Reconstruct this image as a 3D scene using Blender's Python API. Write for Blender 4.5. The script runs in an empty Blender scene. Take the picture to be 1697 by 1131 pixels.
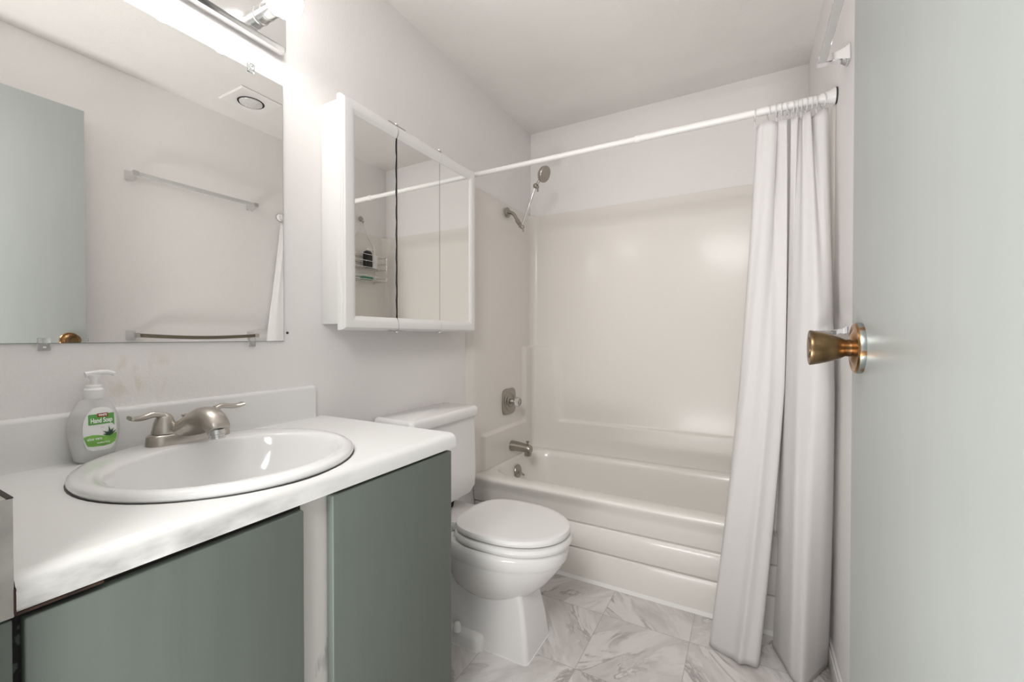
import bpy, bmesh, math, random
from mathutils import Vector, Matrix, Euler
random.seed(7)
PI = math.pi
sc = bpy.context.scene
COL = sc.collection

# ------------------------------------------------------------------ camera
CAM = Vector((1.25056, 0.0, 1.11487))
cam_d = bpy.data.cameras.new('camera')
cam_d.sensor_width = 36.0
cam_d.lens = 36.0 * 707.07 / 1697.0
cam_d.clip_start = 0.02
cam = bpy.data.objects.new('camera', cam_d)
cam.location = CAM
cam.rotation_euler = Euler((math.radians(90 - 0.5795), 0, math.radians(28.8904)), 'XYZ')
COL.objects.link(cam)
sc.camera = cam

# ------------------------------------------------------------------ world, exposure
world = bpy.data.worlds.new('world'); sc.world = world
world.use_nodes = True
bgn = world.node_tree.nodes['Background']
bgn.inputs['Color'].default_value = (1.0, 0.985, 0.97, 1)
bgn.inputs['Strength'].default_value = 0.55
sc.view_settings.view_transform = 'Standard'
sc.view_settings.look = 'None'
sc.view_settings.gamma = 1.0
sc.view_settings.use_curve_mapping = False
sc.view_settings.exposure = 0.5
BULB_STRENGTH = 14.5
# added fill lamp outside the doorway, brightens the lower half of the room
fill_hi = bpy.data.lights.new('fill_lamp_high', 'AREA'); fill_hi.shape = 'DISK'; fill_hi.size = .7
fill_hi.energy = 19.0; fill_hi.color = (1.0, .985, .97)
fill_hi_o = bpy.data.objects.new('fill_lamp_high', fill_hi); COL.objects.link(fill_hi_o)
fill_hi_o.location = (1.08, -.75, 2.22); fill_hi_o.rotation_euler = Euler((math.radians(50), 0, math.radians(12)), 'XYZ')

# added fill lamp near the floor outside the doorway, brightens the ceiling
up = bpy.data.lights.new('fill_lamp_low', 'AREA'); up.shape = 'RECTANGLE'; up.size = .6; up.size_y = .9
up.energy = 41.0; up.color = (1.0, .985, .97)
up_o = bpy.data.objects.new('fill_lamp_low', up); COL.objects.link(up_o)
up_o.location = (.82, -.82, .02); up_o.rotation_euler = Euler((math.radians(180), 0, 0), 'XYZ')

# ------------------------------------------------------------------ room dimensions
W, YB, H = 1.5055, 2.5193, 2.44

# ------------------------------------------------------------------ materials
def mat(name, color, rough=0.5, metal=0.0, bump=0.0, bscale=100.0, mottled=0.0, mscale=4.0,
        trans=0.0, ior=1.45, coat=0.0, coatr=0.08, emit=None, spec=None, dist=0.001, stretch=None, detail=2.0):
    m = bpy.data.materials.new(name); m.use_nodes = True
    nt = m.node_tree; b = nt.nodes['Principled BSDF']
    b.inputs['Base Color'].default_value = (*color, 1)
    b.inputs['Roughness'].default_value = rough
    b.inputs['Metallic'].default_value = metal
    b.inputs['IOR'].default_value = ior
    b.inputs['Transmission Weight'].default_value = trans
    b.inputs['Coat Weight'].default_value = coat
    b.inputs['Coat Roughness'].default_value = coatr
    if spec is not None: b.inputs['Specular IOR Level'].default_value = spec
    if emit:
        b.inputs['Emission Color'].default_value = (*emit[0], 1)
        b.inputs['Emission Strength'].default_value = emit[1]
    if bump or mottled:
        tc = nt.nodes.new('ShaderNodeTexCoord')
        vec = tc.outputs['Object']
        if stretch:
            mp = nt.nodes.new('ShaderNodeMapping'); mp.inputs['Scale'].default_value = stretch
            nt.links.new(vec, mp.inputs['Vector']); vec = mp.outputs['Vector']
    if bump:
        n = nt.nodes.new('ShaderNodeTexNoise'); n.inputs['Scale'].default_value = bscale
        n.inputs['Detail'].default_value = detail
        bp = nt.nodes.new('ShaderNodeBump'); bp.inputs['Strength'].default_value = bump
        bp.inputs['Distance'].default_value = dist
        nt.links.new(vec, n.inputs['Vector']); nt.links.new(n.outputs['Fac'], bp.inputs['Height'])
        nt.links.new(bp.outputs['Normal'], b.inputs['Normal'])
    if mottled:
        n2 = nt.nodes.new('ShaderNodeTexNoise'); n2.inputs['Scale'].default_value = mscale
        n2.inputs['Detail'].default_value = 5
        r = nt.nodes.new('ShaderNodeValToRGB')
        lo = tuple(c * (1 - mottled) for c in color); hi = tuple(min(1, c * (1 + mottled * .5)) for c in color)
        r.color_ramp.elements[0].color = (*lo, 1); r.color_ramp.elements[1].color = (*hi, 1)
        r.color_ramp.elements[0].position = .3; r.color_ramp.elements[1].position = .7
        nt.links.new(vec, n2.inputs['Vector']); nt.links.new(n2.outputs['Fac'], r.inputs['Fac'])
        nt.links.new(r.outputs['Color'], b.inputs['Base Color'])
    return m

def mask_mix(m, color, thresh, scale, soft=0.06, zlim=None, stretch=(1, 1, 1), detail=6.0):
    """mixes a second colour (dirt, worn paint, painted edge shade) into a material where a noise passes a threshold"""
    nt = m.node_tree; b = nt.nodes['Principled BSDF']
    tc = nt.nodes.new('ShaderNodeTexCoord'); mp = nt.nodes.new('ShaderNodeMapping')
    mp.inputs['Scale'].default_value = stretch
    n = nt.nodes.new('ShaderNodeTexNoise'); n.inputs['Scale'].default_value = scale; n.inputs['Detail'].default_value = detail
    r = nt.nodes.new('ShaderNodeValToRGB')
    r.color_ramp.elements[0].position = thresh; r.color_ramp.elements[1].position = thresh + soft
    r.color_ramp.elements[0].color = (0, 0, 0, 1); r.color_ramp.elements[1].color = (1, 1, 1, 1)
    mix = nt.nodes.new('ShaderNodeMix'); mix.data_type = 'RGBA'
    src = b.inputs['Base Color']
    if src.is_linked:
        nt.links.new(src.links[0].from_socket, mix.inputs['A'])
    else:
        mix.inputs['A'].default_value = src.default_value
    mix.inputs['B'].default_value = (*color, 1)
    nt.links.new(tc.outputs['Object'], mp.inputs['Vector']); nt.links.new(mp.outputs['Vector'], n.inputs['Vector'])
    nt.links.new(n.outputs['Fac'], r.inputs['Fac'])
    fac = r.outputs['Color']
    if zlim:
        sx = nt.nodes.new('ShaderNodeSeparateXYZ'); nt.links.new(tc.outputs['Object'], sx.inputs['Vector'])
        for ax, a0, a1 in zlim:
            mr = nt.nodes.new('ShaderNodeMapRange'); mr.interpolation_type = 'SMOOTHSTEP'
            mr.inputs['From Min'].default_value = a0; mr.inputs['From Max'].default_value = a1
            nt.links.new(sx.outputs[ax], mr.inputs['Value'])
            mu = nt.nodes.new('ShaderNodeMath'); mu.operation = 'MULTIPLY'
            nt.links.new(fac, mu.inputs[0]); nt.links.new(mr.outputs['Result'], mu.inputs[1]); fac = mu.outputs[0]
    nt.links.new(fac, mix.inputs['Factor'])
    nt.links.new(mix.outputs['Result'], src)
    return m

M = {}
M['wall'] = mat('wall_paint', (.865, .843, .832), .55, bump=.35, bscale=170, dist=.002)
# faint tan drip under the mirror
mask_mix(M['wall'], (.80, .745, .68), .50, 22, .15, zlim=[('Y', .36, .43), ('Y', .56, .47), ('Z', .96, 1.0), ('Z', 1.10, 1.04), ('X', .02, .01)], stretch=(1, 1.6, .7))
M['ceiling'] = mat('ceiling_paint', (.85, .822, .80), .7, bump=.4, bscale=140, dist=.002, mottled=.04, mscale=3)
M['surround'] = mat('fiberglass_cream', (.82, .785, .74), .34, bump=.10, bscale=7, dist=.004, coat=.2, coatr=.14)
M['tub'] = mat('tub_gelcoat', (.85, .825, .78), .22, coat=.3)
M['caulk'] = mat('white_caulk', (.85, .84, .82), .5)
M['porcelain'] = mat('white_porcelain', (.87, .86, .85), .12, coat=.4)
M['seat'] = mat('toilet_seat_enamel', (.84, .835, .82), .2, coat=.3)
M['sinkw'] = mat('sink_porcelain', (.83, .83, .825), .1, coat=.4)
M['laminate'] = mat('white_laminate', (.80, .80, .79), .5, bump=.03, bscale=300)
mask_mix(M['laminate'], (.33, .33, .305), .38, 18, .32, zlim=[('X', .264, .274), ('Z', .036, .024), ('Y', .22, -.37)], stretch=(1, .7, 1.6))  # grey edge stains, spread and darkened in colour to offset bright light there
M['splash_end'] = mat('mottled_grey_laminate', (.47, .46, .43), .45, mottled=.22, mscale=25)  # mottled grey, darker than the counter laminate
M['vanity'] = mat('sage_green_paint', (.140, .164, .145), .45, bump=.12, bscale=45, dist=.001, stretch=(4, 4, .5), mottled=.05, mscale=9)
M['vanity_white'] = mat('worn_white_paint', (.70, .68, .65), .6, bump=.2, bscale=60, stretch=(3, 3, .3))
mask_mix(M['vanity_white'], (.22, .21, .20), .60, 30, .12, stretch=(1, 1, .22))
M['filler'] = mat('peeling_dark_paint', (.022, .02, .019), .7, bump=.5, bscale=90)
mask_mix(M['filler'], (.11, .13, .12), .55, 75, .05, stretch=(1, 1, .6))
mask_mix(M['filler'], (.15, .18, .158), .36, 60, .04, zlim=[('Z', .722, .712)], stretch=(1, 1.6, .3))
M['rust'] = mat('rusty_edge', (.055, .026, .018), .8, mottled=.6, mscale=60)
M['darkgap'] = mat('dark_particle_board', (.05, .043, .038), .9)
M['door'] = mat('pale_seafoam_paint', (.458, .49, .475), .38, bump=.05, bscale=30, dist=.001, stretch=(4, 4, .8), mottled=.025, mscale=6)
M['trim'] = mat('white_trim_paint', (.85, .83, .815), .4)
M['mirror'] = mat('mirror_silver', (.90, .905, .89), 0.0, metal=1.0)
M['mirror_edge'] = mat('mirror_glass_edge', (.10, .16, .15), .2)
M['cabwhite'] = mat('cabinet_white', (.83, .825, .81), .3, coat=.1)
M['chrome'] = mat('chrome', (.78, .78, .78), .09, metal=1.0)
M['chrome_dull'] = mat('worn_chrome', (.70, .70, .69), .22, metal=1.0)
M['nickel'] = mat('brushed_nickel', (.50, .47, .43), .3, metal=1.0, bump=.05, bscale=300, stretch=(1, 6, 1))
M['nickel_dk'] = mat('aged_nickel', (.40, .37, .33), .32, metal=1.0)
M['brass'] = mat('antique_brass', (.25, .165, .085), .34, metal=1.0, mottled=.55, mscale=32)
M['brass'].node_tree.nodes['Principled BSDF'].inputs['Roughness'].default_value = .34
M['brass_rose'] = mat('antique_brass_rosette', (.42, .24, .11), .27, metal=1.0, mottled=.35, mscale=40)
mask_mix(M['brass_rose'], (.458, .49, .475), .47, 45, .04, zlim=[('X', 1.3735, 1.3745)])
M['brass_dk'] = mat('tarnished_brass', (.12, .07, .04), .55, metal=.8)
M['clear'] = mat('clear_plastic', (.93, .94, .94), .08, trans=.9, ior=1.4)
M['acrylic_bar'] = mat('frosted_acrylic', (.60, .60, .585), .2, trans=.1)
M['brown_bar'] = mat('brown_aged_bar', (.13, .11, .08), .3, coat=.2)
M['rod'] = mat('white_enamel_rod', (.84, .83, .81), .3)
M['ring'] = mat('clear_ring_plastic', (.86, .86, .85), .2, trans=.35)
M['rubber'] = mat('black_rubber', (.03, .03, .03), .6)
M['bulb'] = mat('bulb_glow', (.9, .9, .9), .3, emit=((1.0, .972, .94), BULB_STRENGTH))
M['heatglass'] = mat('reflector_bulb_glass', (.85, .85, .84), .12, metal=.55, bump=.5, bscale=30, dist=.006)
M['black'] = mat('black_plastic', (.015, .015, .017), .3)
M['dark'] = mat('dark_recess', (.02, .02, .02), .8)
M['green_soap'] = mat('green_soap', (.05, .27, .17), .4)
M['white_plastic'] = mat('white_plastic', (.86, .86, .85), .35)
M['bottle_plastic'] = mat('translucent_plastic', (.93, .93, .92), .3, trans=.6, ior=1.2)
M['bottle_clear'] = mat('translucent_bottle_wall', (.96, .96, .95), .28, trans=.62, ior=1.15)
M['soap'] = mat('milky_soap', (.87, .87, .86), .3)
M['label_white'] = mat('label_white', (.87, .88, .86), .4)
M['label_green'] = mat('label_green', (.13, .40, .09), .4)
M['label_lime'] = mat('label_lime', (.24, .55, .10), .4, mottled=.35, mscale=40)
M['label_red'] = mat('label_red', (.35, .035, .02), .4)
M['label_leaf'] = mat('label_leaf', (.03, .07, .05), .5)
M['label_grey'] = mat('label_grey', (.45, .47, .45), .5)
M['label_text'] = mat('label_white_ink', (.90, .92, .88), .4)
M['screwdark'] = mat('screw_slot', (.08, .08, .08), .4, metal=.7)

# curtain cloth: diffuse with a little light passing through
m = bpy.data.materials.new('white_curtain_cloth'); m.use_nodes = True
nt = m.node_tree; b = nt.nodes['Principled BSDF']; out = nt.nodes['Material Output']
b.inputs['Base Color'].default_value = (.84, .825, .82, 1); b.inputs['Roughness'].default_value = .75
tr = nt.nodes.new('ShaderNodeBsdfTranslucent'); tr.inputs['Color'].default_value = (.84, .82, .80, 1)
mx = nt.nodes.new('ShaderNodeMixShader'); mx.inputs['Fac'].default_value = .28
nt.links.new(b.outputs[0], mx.inputs[1]); nt.links.new(tr.outputs[0], mx.inputs[2]); nt.links.new(mx.outputs[0], out.inputs['Surface'])
M['cloth'] = m

def floor_material():
    m = bpy.data.materials.new('marble_vinyl_tiles'); m.use_nodes = True
    nt = m.node_tree; N = nt.nodes.new; L = nt.links.new
    b = nt.nodes['Principled BSDF']; b.inputs['Roughness'].default_value = .28
    tc = N('ShaderNodeTexCoord')
    off = N('ShaderNodeVectorMath'); off.operation = 'SUBTRACT'; off.inputs[1].default_value = (.106, .0585, 0)
    L(tc.outputs['Object'], off.inputs[0])
    scl = N('ShaderNodeVectorMath'); scl.operation = 'SCALE'; scl.inputs['Scale'].default_value = 1 / .3215
    L(off.outputs[0], scl.inputs[0])
    fl = N('ShaderNodeVectorMath'); fl.operation = 'FLOOR'; L(scl.outputs[0], fl.inputs[0])
    fr = N('ShaderNodeVectorMath'); fr.operation = 'FRACTION'; L(scl.outputs[0], fr.inputs[0])
    # alternate the vein direction tile by tile
    s = N('ShaderNodeSeparateXYZ'); L(fl.outputs[0], s.inputs[0])
    f = N('ShaderNodeSeparateXYZ'); L(fr.outputs[0], f.inputs[0])
    add = N('ShaderNodeMath'); L(s.outputs['X'], add.inputs[0]); L(s.outputs['Y'], add.inputs[1])
    mod = N('ShaderNodeMath'); mod.operation = 'PINGPONG'; mod.inputs[1].default_value = 1; L(add.outputs[0], mod.inputs[0])
    inv = N('ShaderNodeMath'); inv.operation = 'SUBTRACT'; inv.inputs[0].default_value = 1; L(f.outputs['X'], inv.inputs[1])
    mxx = N('ShaderNodeMix'); mxx.data_type = 'FLOAT'; L(mod.outputs[0], mxx.inputs[0]); L(f.outputs['X'], mxx.inputs[2]); L(inv.outputs[0], mxx.inputs[3])
    wn = N('ShaderNodeTexWhiteNoise'); wn.noise_dimensions = '3D'; L(fl.outputs[0], wn.inputs['Vector'])
    cmb = N('ShaderNodeCombineXYZ'); L(mxx.outputs[0], cmb.inputs['X']); L(f.outputs['Y'], cmb.inputs['Y'])
    wsc = N('ShaderNodeVectorMath'); wsc.operation = 'SCALE'; wsc.inputs['Scale'].default_value = 9.0; L(wn.outputs['Color'], wsc.inputs[0])
    # rotate 38 degrees and stretch for veins
    mp = N('ShaderNodeMapping'); mp.inputs['Rotation'].default_value = (0, 0, math.radians(-50)); L(cmb.outputs[0], mp.inputs['Vector'])
    st = N('ShaderNodeVectorMath'); st.operation = 'MULTIPLY'; st.inputs[1].default_value = (.9, 2.6, 1); L(mp.outputs[0], st.inputs[0])
    ad = N('ShaderNodeVectorMath'); L(st.outputs[0], ad.inputs[0]); L(wsc.outputs[0], ad.inputs[1])
    n1 = N('ShaderNodeTexNoise'); n1.inputs['Scale'].default_value = 1.5; n1.inputs['Detail'].default_value = 7; n1.inputs['Roughness'].default_value = .62
    n1.inputs['Distortion'].default_value = .7
    L(ad.outputs[0], n1.inputs['Vector'])
    # thin veins where noise crosses .5
    sb = N('ShaderNodeMath'); sb.operation = 'SUBTRACT'; sb.inputs[1].default_value = .5; L(n1.outputs['Fac'], sb.inputs[0])
    ab = N('ShaderNodeMath'); ab.operation = 'ABSOLUTE'; L(sb.outputs[0], ab.inputs[0])
    vr = N('ShaderNodeMapRange'); vr.inputs['From Min'].default_value = 0; vr.inputs['From Max'].default_value = .045
    vr.inputs['To Min'].default_value = 1; vr.inputs['To Max'].default_value = 0; L(ab.outputs[0], vr.inputs['Value'])
    # only some regions carry veins
    n2 = N('ShaderNodeTexNoise'); n2.inputs['Scale'].default_value = .9; n2.inputs['Detail'].default_value = 3
    ad2 = N('ShaderNodeVectorMath'); ad2.inputs[1].default_value = (3.7, 9.1, 2.2); L(ad.outputs[0], ad2.inputs[0]); L(ad2.outputs[0], n2.inputs['Vector'])
    rg = N('ShaderNodeMapRange'); rg.inputs['From Min'].default_value = .46; rg.inputs['From Max'].default_value = .62; L(n2.outputs['Fac'], rg.inputs['Value'])
    ml = N('ShaderNodeMath'); ml.operation = 'MULTIPLY'; L(vr.outputs['Result'], ml.inputs[0]); L(rg.outputs['Result'], ml.inputs[1])
    pw = N('ShaderNodeMath'); pw.operation = 'MULTIPLY'; pw.inputs[1].default_value = .68; L(ml.outputs[0], pw.inputs[0])
    cr = N('ShaderNodeValToRGB'); cr.color_ramp.elements[0].position = .34; cr.color_ramp.elements[1].position = .60
    cr.color_ramp.elements[0].color = (.56, .53, .51, 1); cr.color_ramp.elements[1].color = (.74, .715, .70, 1)
    L(n1.outputs['Fac'], cr.inputs['Fac'])
    mc = N('ShaderNodeMix'); mc.data_type = 'RGBA'; L(pw.outputs[0], mc.inputs['Factor']); L(cr.outputs['Color'], mc.inputs['A'])
    mc.inputs['B'].default_value = (.20, .185, .175, 1)
    # seams
    def edge(sock):
        a = N('ShaderNodeMath'); a.operation = 'SUBTRACT'; a.inputs[1].default_value = .5; L(sock, a.inputs[0])
        c = N('ShaderNodeMath'); c.operation = 'ABSOLUTE'; L(a.outputs[0], c.inputs[0])
        g = N('ShaderNodeMath'); g.operation = 'GREATER_THAN'; g.inputs[1].default_value = .496; L(c.outputs[0], g.inputs[0]); return g.outputs[0]
    mxm = N('ShaderNodeMath'); mxm.operation = 'MAXIMUM'; L(edge(f.outputs['X']), mxm.inputs[0]); L(edge(f.outputs['Y']), mxm.inputs[1])
    sm = N('ShaderNodeMath'); sm.operation = 'MULTIPLY'; sm.inputs[1].default_value = .5; L(mxm.outputs[0], sm.inputs[0])
    m2 = N('ShaderNodeMix'); m2.data_type = 'RGBA'; L(sm.outputs[0], m2.inputs['Factor']); L(mc.outputs['Result'], m2.inputs['A'])
    m2.inputs['B'].default_value = (.30, .28, .265, 1)
    L(m2.outputs['Result'], b.inputs['Base Color'])
    return m
M['floor'] = floor_material()

# ------------------------------------------------------------------ mesh helpers
def new(): return bmesh.new()
def merge(bm, tmp, mtx=None):
    if mtx is not None: bmesh.ops.transform(tmp, matrix=mtx, verts=tmp.verts)
    me = bpy.data.meshes.new('tmp'); tmp.to_mesh(me); tmp.free(); bm.from_mesh(me); bpy.data.meshes.remove(me)
def box(bm, x0, x1, y0, y1, z0, z1, bev=0.0, seg=2, mtx=None):
    t = new()
    v = [t.verts.new((x, y, z)) for x in (x0, x1) for y in (y0, y1) for z in (z0, z1)]
    for q in ((0, 1, 3, 2), (4, 6, 7, 5), (0, 4, 5, 1), (2, 3, 7, 6), (0, 2, 6, 4), (1, 5, 7, 3)): t.faces.new([v[i] for i in q])
    if bev: bmesh.ops.bevel(t, geom=list(t.edges), offset=bev, segments=seg, profile=.5, affect='EDGES')
    merge(bm, t, mtx)
def loft(bm, loops, cap0=True, cap1=True, closed=True):
    R = [[bm.verts.new(p) for p in lp] for lp in loops]
    n = len(R[0])
    for a, b2 in zip(R, R[1:]):
        for i in range(n if closed else n - 1):
            j = (i + 1) % n
            bm.faces.new((a[i], a[j], b2[j], b2[i]))
    if cap0: bm.faces.new(list(reversed(R[0])))
    if cap1: bm.faces.new(R[-1])
    return R
def frame(d):
    d = Vector(d).normalized(); a = Vector((0, 0, 1)) if abs(d.z) < .9 else Vector((1, 0, 0))
    u = d.cross(a).normalized(); return d, u, d.cross(u).normalized()
def lathe(bm, prof, org, axis, n=32, cap0=True, cap1=True):
    d, u, v = frame(axis); org = Vector(org)
    loops = [[org + d * h + (u * math.cos(t) + v * math.sin(t)) * max(r, 1e-5) for t in [2 * PI * i / n for i in range(n)]] for r, h in prof]
    loft(bm, loops, cap0, cap1)
def tube(bm, pts, r, n=12, cap=True):
    pts = [Vector(p) for p in pts]; rs = r if isinstance(r, (list, tuple)) else [r] * len(pts)
    loops = []; u = None
    for i, p in enumerate(pts):
        d = (pts[min(i + 1, len(pts) - 1)] - pts[max(i - 1, 0)]).normalized()
        if u is None: _, u, v = frame(d)
        else:
            u = (u - d * u.dot(d)).normalized(); v = d.cross(u)
        loops.append([p + (u * math.cos(t) + v * math.sin(t)) * rs[i] for t in [2 * PI * k / n for k in range(n)]])
    loft(bm, loops, cap, cap)
def spline(P, k=8):
    P = [Vector(p) for p in P]; out = []
    for i in range(len(P) - 1):
        p0 = P[max(i - 1, 0)]; p1 = P[i]; p2 = P[i + 1]; p3 = P[min(i + 2, len(P) - 1)]
        for s in range(k):
            t = s / k
            out.append(.5 * ((2 * p1) + (p2 - p0) * t + (2 * p0 - 5 * p1 + 4 * p2 - p3) * t * t + (3 * p1 - p0 - 3 * p2 + p3) * t ** 3))
    out.append(P[-1]); return out
def ball(bm, c, r, n=24, sx=1, sy=1, sz=1):
    t = new(); bmesh.ops.create_uvsphere(t, u_segments=n, v_segments=n // 2, radius=r)
    merge(bm, t, Matrix.Translation(c) @ Matrix.Diagonal((sx, sy, sz, 1)))
def torus(bm, c, axis, R, r, n=28, k=8, a0=0, a1=2 * PI):
    d, u, v = frame(axis); c = Vector(c); full = abs(a1 - a0 - 2 * PI) < 1e-6
    loops = []
    for i in range(n if full else n + 1):
        t = a0 + (a1 - a0) * i / n; e = u * math.cos(t) + v * math.sin(t)
        loops.append([c + e * (R + r * math.cos(s)) + d * r * math.sin(s) for s in [2 * PI * j / k for j in range(k)]])
    if full: loops.append(loops[0])
    loft(bm, loops, not full, not full)
    bmesh.ops.remove_doubles(bm, verts=bm.verts, dist=1e-6)
def rrect(cx, cy, hx, hy, r, z, n=8):
    out = []
    for sx, sy, a in ((1, 1, 0), (-1, 1, PI / 2), (-1, -1, PI), (1, -1, 3 * PI / 2)):
        for i in range(n + 1):
            t = a + (PI / 2) * i / n
            out.append(Vector((cx + sx * (hx - r) + r * math.cos(t), cy + sy * (hy - r) + r * math.sin(t), z)))
    return out
def ell(cx, cy, a, b2, z, n=64): return [Vector((cx + a * math.cos(2 * PI * i / n), cy + b2 * math.sin(2 * PI * i / n), z)) for i in range(n)]
def sstep(a, b2, x):
    t = max(0, min(1, (x - a) / (b2 - a))); return t * t * (3 - 2 * t)

ROOT = {}
def origin(o):
    while o.parent: o = o.parent
    return ROOT.get(o.name, Vector((0, 0, 0)))
def obj(name, bm, material, parent=None, sharp=35, label=None, recalc=True):
    if recalc: bmesh.ops.recalc_face_normals(bm, faces=bm.faces)
    if parent is not None:
        bmesh.ops.translate(bm, verts=bm.verts, vec=-origin(parent))
    me = bpy.data.meshes.new(name); bm.to_mesh(me); bm.free()
    for p in me.polygons: p.use_smooth = True
    me.set_sharp_from_angle(angle=math.radians(sharp))
    me.materials.append(M[material] if isinstance(material, str) else material)
    o = bpy.data.objects.new(name, me); COL.objects.link(o)
    if parent is not None: o.parent = parent
    if label: o['label'] = label
    return o
def thing(name, label, cat, loc, group=None):
    o = bpy.data.objects.new(name, None); o.empty_display_size = .05
    COL.objects.link(o); o.location = loc; o['label'] = label; o['category'] = cat
    if group: o['group'] = group
    ROOT[o.name] = Vector(loc); return o
def tag(o, label, cat, group=None, kind=None):
    o['label'] = label; o['category'] = cat
    if group: o['group'] = group
    if kind: o['kind'] = kind
    return o
def struct(o, label, cat): return tag(o, label, cat, kind='structure')
def text_mesh(s, size, bold=0.0):
    """flat text as a bmesh in the xy plane, centred"""
    cu = bpy.data.curves.new('lettering', 'FONT'); cu.body = s; cu.size = size; cu.align_x = 'CENTER'; cu.align_y = 'CENTER'; cu.offset = bold
    to = bpy.data.objects.new('lettering', cu); COL.objects.link(to)
    dg = bpy.context.evaluated_depsgraph_get(); me = bpy.data.meshes.new_from_object(to.evaluated_get(dg))
    t = new(); t.from_mesh(me); bpy.data.meshes.remove(me); bpy.data.objects.remove(to); bpy.data.curves.remove(cu)
    return t

# ------------------------------------------------------------------ the room
bm = new(); box(bm, -.12, W + .12, -1.4, YB + .12, -.05, 0)
struct(obj('floor', bm, 'floor'), 'floor of grey-veined white marble-look vinyl tiles', 'floor')
bm = new(); box(bm, -.12, W + .12, 0, YB + .12, H, H + .08)
struct(obj('ceiling', bm, 'ceiling'), 'plain off-white ceiling', 'ceiling')
bm = new(); box(bm, -.12, 0, 0, YB + .12, 0, H)
struct(obj('wall_left', bm, 'wall'), 'white textured wall behind the vanity mirror and toilet', 'wall')
bm = new(); box(bm, W, W + .12, 0, YB + .12, 0, H)
struct(obj('wall_right', bm, 'wall'), 'white wall behind the open door', 'wall')
bm = new(); box(bm, 0, W, YB, YB + .12, 0, H)
struct(obj('wall_back', bm, 'wall'), 'white wall above the bathtub surround', 'wall')
bm = new(); box(bm, 0, .58, .0, .12, 0, H); box(bm, .58, W, .0, .12, 2.16, H); box(bm, 1.43, W, .0, .12, 0, 2.16)
struct(obj('wall_front', bm, 'wall'), 'white wall around the doorway', 'wall')
bm = new(); box(bm, W - .013, W, .14, 1.80, 0, .075, .002); box(bm, W - .009, W, .14, 1.80, .075, .088, .002)
struct(obj('baseboard_right', bm, 'trim'), 'white baseboard along the right wall', 'baseboard')

# door, open flat along the right wall
bm = new(); box(bm, 1.38, 1.415, .035, .7605, .012, 2.131, .0015)
door = struct(obj('door_1', bm, 'door'), 'open pale seafoam green door at the right', 'door')
KY, KZ = .7045, 1.100
def knob(xf, s, mname):
    # tulip knob pointing along s*x from the door face xf
    k = new()
    lathe(k, [(.0, .0), (.033, .0), (.0335, .003), (.033, .0065), (.031, .0085), (.0285, .0088), (.0265, .0078), (.022, .0085), (.0185, .0105), (.0165, .0115), (.0125, .012), (0, .012)], (xf, KY, KZ), (s, 0, 0), 48)
    ro = obj('rosette', k, 'brass_rose', door)
    k = new()
    lathe(k, [(.0, .010), (.0112, .010), (.0110, .0165), (.0120, .0185), (.0142, .0225), (.0168, .029), (.0195, .037), (.0217, .045), (.0232, .052), (.0237, .0545), (.0233, .0558), (.0222, .0562), (.0150, .0558), (.0135, .0542), (.0118, .0545), (.0110, .0566), (.006, .0572), (.0, .0573)], (xf, KY, KZ), (s, 0, 0), 48)
    return obj('doorknob', k, mname, door, 30)
kn = knob(1.38, -1, 'brass'); kn['label'] = 'antique brass tulip doorknob'
bm = new(); lathe(bm, [(.0, 0), (.0335, 0), (.0335, .008), (.012, .018), (.0112, .03), (.024, .045), (.0262, .060), (.024, .070), (.0, .072)], (1.415, KY, KZ), (1, 0, 0), 32)
obj('doorknob', bm, 'brass', door)
bm = new(); box(bm, 1.385, 1.41, .7605, .7625, KZ - .028, KZ + .028); box(bm, 1.391, 1.404, .7625, .772, KZ - .008, KZ + .008, .002)
obj('latch', bm, 'chrome_dull', door)

# ------------------------------------------------------------------ tub surround
R0 = .07
path = []   # (point, inward normal, distance tags)
def surround_path():
    pts = []
    y0 = 1.776
    ns = [y0, y0 + .004, y0 + .012, y0 + .03] + [y0 + .03 + (YB - R0 - y0 - .03) * i / 60 for i in range(1, 61)]
    for y in ns: pts.append((Vector((0, y, 0)), Vector((1, 0, 0))))
    for i in range(1, 12):
        t = PI + (-PI / 2) * i / 12
        c = Vector((R0, YB - R0, 0)); e = Vector((math.cos(t), math.sin(t), 0)); pts.append((c + e * R0, -e))
    for i in range(0, 91): pts.append((Vector((R0 + (W - 2 * R0) * i / 90, YB, 0)), Vector((0, -1, 0))))
    for i in range(1, 12):
        t = PI / 2 - (PI / 2) * i / 12
        c = Vector((W - R0, YB - R0, 0)); e = Vector((math.cos(t), math.sin(t), 0)); pts.append((c + e * R0, -e))
    for y in reversed(ns): pts.append((Vector((W, y, 0)), Vector((-1, 0, 0))))
    return pts
SP = surround_path()
zs = [.4045 + (1.897 - .4045) * i / 150 for i in range(151)]
zs = sorted(set([round(z, 5) for z in zs] + [1.8945, 1.8965, .578, .582, .586, .59, .594, .598, .602, 1.044, 1.048, 1.052, 1.056, 1.06]))
bm = new(); rows = []
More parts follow.
